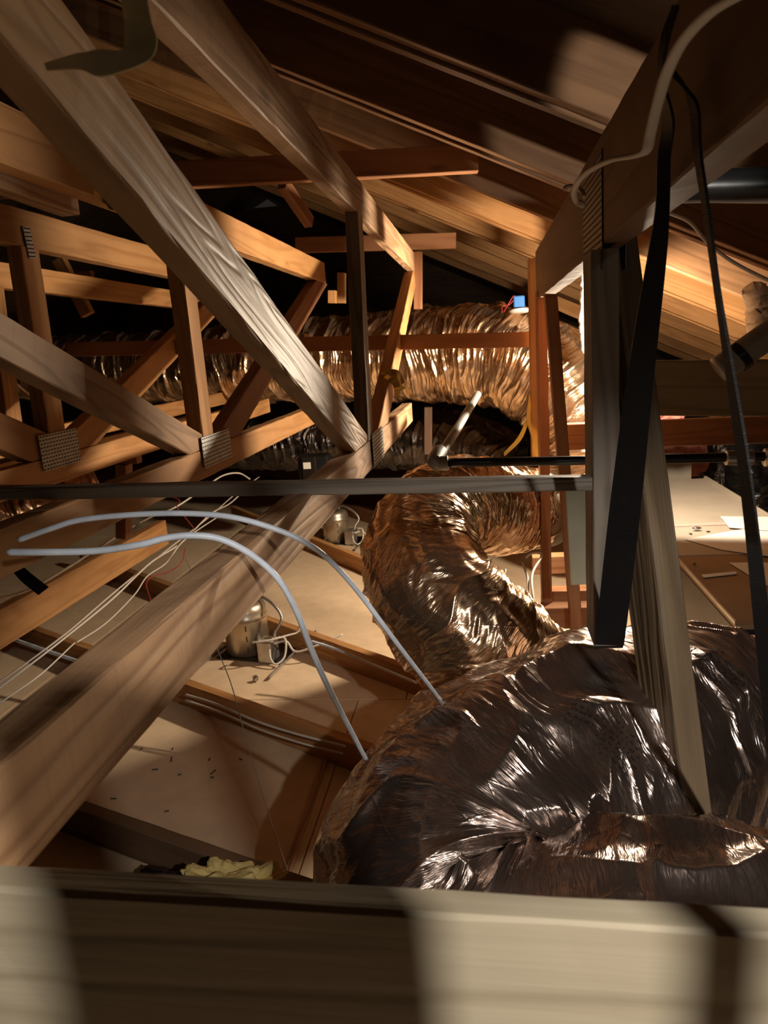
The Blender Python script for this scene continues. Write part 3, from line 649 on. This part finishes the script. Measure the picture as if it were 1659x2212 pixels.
tube('pipe', [c3(944, 994, 1.79), c3(985, 930, 2.05), c3(1032, 852, 2.55)], .0125, M['greypipe'], pl, nt=16)['label'] = 'grey branch pipe slanting up from the elbow'
tube('elbow', [c3(968, 1000, 1.775), c3(948, 1001, 1.775), c3(938, 996, 1.775), c3(944, 984, 1.80), c3(950, 975, 1.83)], .0185, M['greypipe'], pl, nt=16)
for a in ((1568, 1592), (1612, 1626)):
    tube('coupling', [c3(a[0], 989, 1.775), c3(a[1], 989, 1.775)], .0175, M['galv'], pl, nt=16)
tube('coupling', [c3(1652, 988, 1.775), c3(1690, 988, 1.775)], .0215, M['galv'], pl, nt=16)
pp = thing('vent_pipe', 'large dark vent pipe with a highlight entering above the olive plank', 'pipe', PY(1600, 760, 1.9))
tube('pipe', [c3(1552, 800, 1.85), c3(1620, 752, 1.85), c3(1760, 655, 1.85)], .033, M['greypipe'], pp, nt=28)
tube('band', [c3(1590, 776, 1.85), c3(1606, 764, 1.85)], .0355, M['blackpipe'], pp, nt=28)
pp = thing('dark_pipe', 'thick black pipe level behind the straps under the roof deck', 'pipe', PY(1500, 400, 1.2))
tube('pipe', [c3(1430, 404, 1.35), c3(1560, 400, 1.35), c3(1760, 395, 1.35)], .026, M['blackpipe'], pp, nt=24)
o = tube('wrapped_pipe', [c3(1262, 548, 3.0), c3(1268, 620, 3.0), c3(1264, 700, 3.0), c3(1270, 760, 3.0)], .024, M['white'], nt=16, jitter=.0022, n=12)
tag(o, 'white plaster-wrapped pipe glimpsed behind the grey post', 'pipe')
wb = thing('wrapped_elbow', 'white tape-wrapped elbow hanging beneath the rafters beyond the straps', 'pipe', PY(1640, 690, 2.3))
tube('wrap', [c3(1625, 625, 2.3), c3(1640, 660, 2.3), c3(1640, 700, 2.3), c3(1655, 735, 2.3)], .034, M['white'], wb, nt=9, jitter=.003)
tube('wrap', [c3(1655, 640, 2.3), c3(1700, 645, 2.3), c3(1740, 660, 2.3)], .034, M['white'], wb, nt=9, jitter=.003)

# ------------------------------------------------------------------ recessed lights
def light_can(label, base, r, h, yaw, detail=True):
    b = Vector(base); t = thing('recessed_light_can', label, 'light fixture', b); rz = Matrix.Rotation(yaw, 3, 'Z')
    lathe('housing', b+Vector((0, 0, .006)), (0, 0, 1), [(r*.97, 0), (r, .003), (r, h*.70), (r*1.0, h*.72)], M['can'], t)
    lathe('cap', b+Vector((0, 0, h*.70)), (0, 0, 1), [(r*1.06, 0), (r*1.08, .006), (r*1.04, .012), (r*1.02, h*.14), (r*.96, h*.22), (r*.82, h*.28), (r*.5, h*.31), (r*.05, h*.315)], M['can'], t)
    box('mounting_plate', b+rz @ Vector((.055, .0, .004)), (r*3.4, r*2.3, .004), M['sheet'], t, rz)
    sc_ = r/.075; jb = b+rz @ Vector((r*1.55, -.075, .048))
    j = box('junction_box', jb, (.060, .070, .085), M['galv'], t, rz, bev=.004)
    for k in (-1, 1):
        box('knockout', jb+rz @ Vector((0, k*.018, .044)), (.04, .024, .003), M['can'], j, rz, bev=.001)
    for k in range(3):
        a = math.radians(-60+yaw*57)
        p = b+Vector((math.cos(a)*(r+.0005), math.sin(a)*(r+.0005), h*(.18+.2*k)))
        box('slot', p, (.0016, .005, .022), M['slot'], t, Matrix.Rotation(a, 3, 'Z'), bev=0)
    top = b+Vector((.01, .02, h*.98))
    pts = [top, top+rz @ Vector((r*.5, 0, .022)), b+rz @ Vector((r*1.5, .0, h*.97)), b+rz @ Vector((r*2.05, -.02, h*.74)), jb+rz @ Vector((.022, .03, .06)), jb+rz @ Vector((.018, .025, .035))]
    path = cr([tuple(p) for p in pts], 26); T, N, B = frames(path); th_ = np.linspace(0, 2*np.pi, 10, endpoint=False)
    rr = .0062+.0013*np.sin(np.arange(len(path))*2.1)
    V = path[:, None]+rr[:, None, None]*(np.cos(th_)[None, :, None]*N[:, None]+np.sin(th_)[None, :, None]*B[:, None])
    grid('flexible_conduit', V, M['galv'], t, closed=True, caps=True)
    e1 = b+rz @ Vector((r*2.55, -.23, .014)); e2 = b+rz @ Vector((r*2.4, .20, .014))
    box('hanger_bar', (e1+e2)/2, ((e2-e1).length, .008, .012), M['galv'], t, Matrix.Rotation(math.atan2((e2-e1).y, (e2-e1).x), 3, 'Z'))
    e1 = b+rz @ Vector((-r*1.2, -.23, .014)); e2 = b+rz @ Vector((-r*1.2, .20, .014))
    box('hanger_bar', (e1+e2)/2, ((e2-e1).length, .008, .012), M['galv'], t, Matrix.Rotation(math.atan2((e2-e1).y, (e2-e1).x), 3, 'Z'))
    q = jb
    tube('supply_cable', [tuple(q+rz @ Vector(v)) for v in ((.02, -.02, .03), (.035, -.05, -.01), (.062, -.06, -.030), (.085, -.03, -.01), (.08, .0, .045), (.045, .01, .05))], .0042, M['cable_w'], t)
    tube('supply_cable', [tuple(q+rz @ Vector(v)) for v in ((.02, 0, .02), (.07, .02, .03), (.12, .0, .0), (.2, .03, .02), (.28, .09, .045))], .0042, M['cable_w'], t)
    if detail:
        tube('supply_cable', [tuple(q+rz @ Vector(v)) for v in ((-.035, -.03, .04), (-.025, -.06, .052), (.03, -.04, .056), (.08, .02, .055), (.11, .05, .06), (.12, .06, .10))], .0038, M['cable_w'], t)
    return t
cb = PZ(538, 1405, ZD+.001)
light_can('larger steel recessed light can on the drywall with junction box and looped cables', cb, .086, .215, math.radians(-12))
cb2 = PZ(728, 1168, ZD+.001)
light_can('smaller distant recessed light can behind a joist near the middle duct', cb2, .080, .20, math.radians(-10), False)
nut = PZ(552, 1466, ZD+.012)
bm = bmesh.new(); bmesh.ops.create_icosphere(bm, subdivisions=2, radius=.011)
for v in bm.verts: v.co += v.co.normalized()*random.uniform(-.003, .003)
tag(obj('foil_scrap', bm, M['silver'], None, Matrix.Translation(nut)), 'small crumpled shiny scrap on the drywall in front of the light can', 'scrap')

# ------------------------------------------------------------------ air handler
ZU = -.72
ua = PZ(1590, 1350, ZU); X_l = ua.x; Y_n = ua.y; X_r = PZ(1600, 1080, ZU).x; Y_f = PZ(1500, 1034, ZU).y
un = thing('air_handler', 'long beige air handler cabinet beyond the straps with papers on its lid', 'air handler', ((X_l+X_r)/2, Y_n, ZU-.45))
ym = PZ(1480, 1200, ZU).y
def plate(name, x0, x1, y0, y1, z1, t, mat, parent): return box(name, ((x0+x1)/2, (y0+y1)/2, z1-t/2), (x1-x0, y1-y0, t), mat, parent, bev=.002)
ysm = PZ(1480, 1135, ZU).y
plate('lid', X_l, X_r, ysm+.006, Y_f, ZU, .012, M['unit'], un)
plate('lid', X_l, X_r, ym, ysm-.006, ZU, .012, M['unit'], un)
plate('seam_tape', X_l+.01, X_r-.01, ysm-.018, ysm+.018, ZU+.0022, .002, M['duct_tape'], un)
plate('lid', X_l, X_r, Y_n, ym-.003, ZU-.002, .012, M['unit2'], un)['label'] = 'mottled brown lid panel at the near end'
box('side_panel', (X_l+.004, (Y_n+Y_f)/2, ZU-.235), (.008, Y_f-Y_n, .44), M['sheet'], un)
box('side_panel', (X_r-.004, (Y_n+Y_f)/2, ZU-.235), (.008, Y_f-Y_n, .44), M['sheet'], un)
box('end_panel', ((X_l+X_r)/2, Y_n+.004, ZU-.235), (X_r-X_l-.02, .008, .44), M['sheet'], un)
box('end_panel', ((X_l+X_r)/2, Y_f-.004, ZU-.235), (X_r-X_l-.02, .008, .44), M['unit'], un)
box('edge_flange', (X_l, (Y_n+ym)/2, ZU+.004), (.006, ym-Y_n, .012), M['galv'], un)
box('edge_flange', (X_r, (Y_n+Y_f)/2, ZU+.004), (.012, Y_f-Y_n, .014), M['unit'], un)
def sheet(label, pts, z, mat=M['paper'], name='paper_sheet', t=.0012):
    bm = bmesh.new(); v = [bm.verts.new(PZ(px, py, z)) for px, py in pts]; f = bm.faces.new(v)
    r = bmesh.ops.extrude_face_region(bm, geom=[f]); bmesh.ops.translate(bm, vec=(0, 0, t), verts=[g for g in r['geom'] if isinstance(g, bmesh.types.BMVert)])
    bmesh.ops.recalc_face_normals(bm, faces=bm.faces); return tag(obj(name, bm, mat), label, 'paper')
sheet('large pointed white sheet lying across the air handler lid', [(1478, 1165), (1590, 1146), (1760, 1120), (1800, 1215), (1645, 1200), (1560, 1188)], ZU+.003)
sheet('printed sheet half under the large pointed white sheet', [(1556, 1116), (1760, 1118), (1700, 1150), (1575, 1140)], ZU+.006)
sheet('stained folded sheet on the brown end of the lid', [(1575, 1216), (1760, 1215), (1760, 1300), (1650, 1262)], ZU+.001)
sheet('narrow pale strip of paper on the brown end of the lid', [(1515, 1242), (1590, 1235), (1592, 1240), (1520, 1248)], ZU+.001)
for k, (px, py) in enumerate(((1436, 1058), (1638, 1092), (1492, 1153), (1530, 1148), (1500, 1218), (1633, 1100))):
    o = box('dark_crumb', PZ(px, py, ZU+.003), (.012, .006, .004), M['debris'], None, Matrix.Rotation(k, 3, 'Z'), bev=.001)
    tag(o, 'tiny dark crumb on the air handler lid', 'crumb', 'crumbs on the lid')
o = obj('foil_scrap', (lambda b: (bmesh.ops.create_icosphere(b, subdivisions=2, radius=.009), b)[1])(bmesh.new()), M['silver'], None, Matrix.Translation(PZ(1505, 1141, ZU+.010)) @ Matrix.Diagonal((1.8, 1, .7, 1)))
tag(o, 'shiny foil scrap beside the seam tape on the lid', 'scrap')
# things behind the unit
cx = thing('cream_box', 'cream plenum box behind the air handler lid', 'box', PY(1450, 1015, 3.9))
box('body', PY(1432, 1022, 4.0), (.24, .2, .16), M['unit'], cx)
box('flap', PY(1432, 987, 3.95), (.25, .22, .008), M['unit'], cx)
# post row and panels behind the air handler
for k, (px, lab) in enumerate(((1452, 'upright stud behind the pink insulation'), (1545, 'upright stud between the black flexible ducts'), (1602, 'upright stud next to the black drum'), (1656, 'orange upright stud at the far picture edge'))):
    o = beam('wall_stud', PY(px, 850, 4.6), PY(px, 1250, 4.6), .07, .05, M['fir' if k == 3 else 'fir_red'], None, up=(0, 1, 0)); tag(o, lab, 'stud', 'wall studs')
def blob(name, label, cat, c, size, mat, amp=.25, fr=3.0, sub=5, seed=0., parent=None):
    bm = bmesh.new(); bmesh.ops.create_icosphere(bm, subdivisions=sub, radius=1)
    co = np.array([v.co[:] for v in bm.verts]); n1 = pn(co[:, 0]*fr+seed, co[:, 1]*fr, co[:, 2]*fr); n2 = pn(co[:, 0]*fr*4, co[:, 1]*fr*4+seed, co[:, 2]*fr*4)
    k = 1+amp*n1+amp*.3*n2
    sup = np.sign(co)*np.abs(co)**.7
    for v, s_, q in zip(bm.verts, k, sup): v.co = Vector(q*s_*np.array(size))
    o = obj(name, bm, mat, parent, Matrix.Translation(Vector(c)), smooth=True)
    return tag(o, label, cat) if label else o
blob('pink_insulation', 'pink fibreglass batt standing behind the lid under the planks', 'insulation', PY(1452, 985, 4.25), (.19, .06, .13), M['pink'], .22, 2.5)
blob('pink_insulation', 'small torn tuft of pink insulation above the reddish plank', 'insulation', PY(1435, 892, 3.4), (.07, .04, .05), M['pink'], .5, 3, seed=4)
blob('yellow_insulation', 'torn yellow fibreglass tuft just behind the foreground board', 'insulation', PY(505, 1935, 1.16), (.10, .05, .045), M['yellow'], .55, 2.6, 6, seed=2.3)
blob('black_bag', 'crumpled black plastic lying in the dark beside the yellow tuft', 'bag', PY(330, 1925, 1.22), (.07, .04, .035), M['black_poly'], .6, 2.2, 5, seed=8.1)
for k, (px, py, Y, lab) in enumerate(((1512, 1010, 4.4, 'first glossy black flexible duct behind the lid'), (1558, 1020, 4.3, 'second glossy black flexible duct, nearer the drum'))):
    t = thing('black_duct', lab, 'duct', PY(px, py+70, Y), 'black flexible ducts')
    duct('sleeve', [c4(px-2, py-80, Y, .042), c4(px, py-20, Y, .048), c4(px+2, py+40, Y, .048), c4(px-6, py+110, Y, .048)], M['foil_dark'], t, 120, 60, pleat=.008, f1=20, fold=.01, seed=k*7.)
t = thing('black_drum', 'bulging black wrapped duct behind the black pipe couplings', 'duct', PY(1608, 1060, 3.9))
duct('sleeve', [c4(1618, 920, 3.9, .07), c4(1615, 980, 3.9, .10), c4(1618, 1040, 3.9, .105), c4(1622, 1100, 3.9, .10)], M['black_poly'], t, 100, 60, pleat=.006, f1=12, fold=.012, seed=17.)
# blue box with white disc above the far duct
jb = thing('junction_box', 'blue electrical box with a white round cover above the far duct', 'electrical box', PY(1118, 655, 3.35))
box('box', PY(1121, 652, 3.35), (.048, .04, .05), M['blue'], jb, bev=.004)
lathe('round_cover', PY(1124, 676, 3.35), (0, .1, 1), [(.030, 0), (.048, .006), (.050, .014), (.03, .018)], M['white'], jb, 32)
tube('wire', [c3(1112, 645, 3.34), c3(1100, 658, 3.33), c3(1086, 662, 3.32), c3(1084, 675, 3.30)], .0022, M['cable_r'], jb)
tube('wire', [c3(1114, 641, 3.34), c3(1108, 641, 3.33), c3(1094, 664, 3.32), c3(1088, 674, 3.30)], .0022, M['cable_r'], jb)
# pale panel hanging behind the posts
pn_ = box('pale_panel', PY(1250, 1150, 1.70), (.050, .006, .26), M['greenish'], None, Matrix.Rotation(-.04, 3, 'Y'), bev=.002)
tag(pn_, 'narrow pale green panel hanging between the slanted post and the grey post', 'panel')
wire('floor_cable', 'white cables curling down in the dark beside the middle duct', 'cable', [(1135, 1205, 2.2), (1150, 1195, 2.2), (1170, 1200, 2.2), (1150, 1240, 2.1), (1152, 1290, 2.0), (1168, 1370, 1.9)], .004, M['cable_w'])
wire('floor_cable', 'second white cable dropping beside the middle duct', 'cable', [(1128, 1215, 2.15), (1140, 1250, 2.1), (1140, 1300, 2.0), (1160, 1375, 1.9)], .004, M['cable_w'])
for k, (a, b) in enumerate((((1150, 1218, 2.8), (1300, 1212, 2.8)), ((1170, 1330, 2.2), (1300, 1326, 2.2)), ((1190, 1290, 2.6), (1290, 1288, 2.6)))):
    lumber('cross_board', ['upper dark board deep between the posts', 'lowest dark board deep between the posts', 'middle dark board deep between the posts'][k], 'lumber', a, b, .06, .07, M['fir_red'])
ap = thing('dark_appliance', 'dark boxy appliance with a small pale label under the far duct', 'appliance', PY(680, 1040, 3.9))
box('cabinet', PY(682, 1012, 3.9), (.17, .12, .16), M['blackpipe'], ap, bev=.01)
box('door_panel', PY(668, 1012, 3.83), (.08, .01, .13), M['sheet'], ap, bev=.004)
box('label_plate', PY(663, 1006, 3.82), (.042, .004, .036), M['paper'], ap, bev=.001)
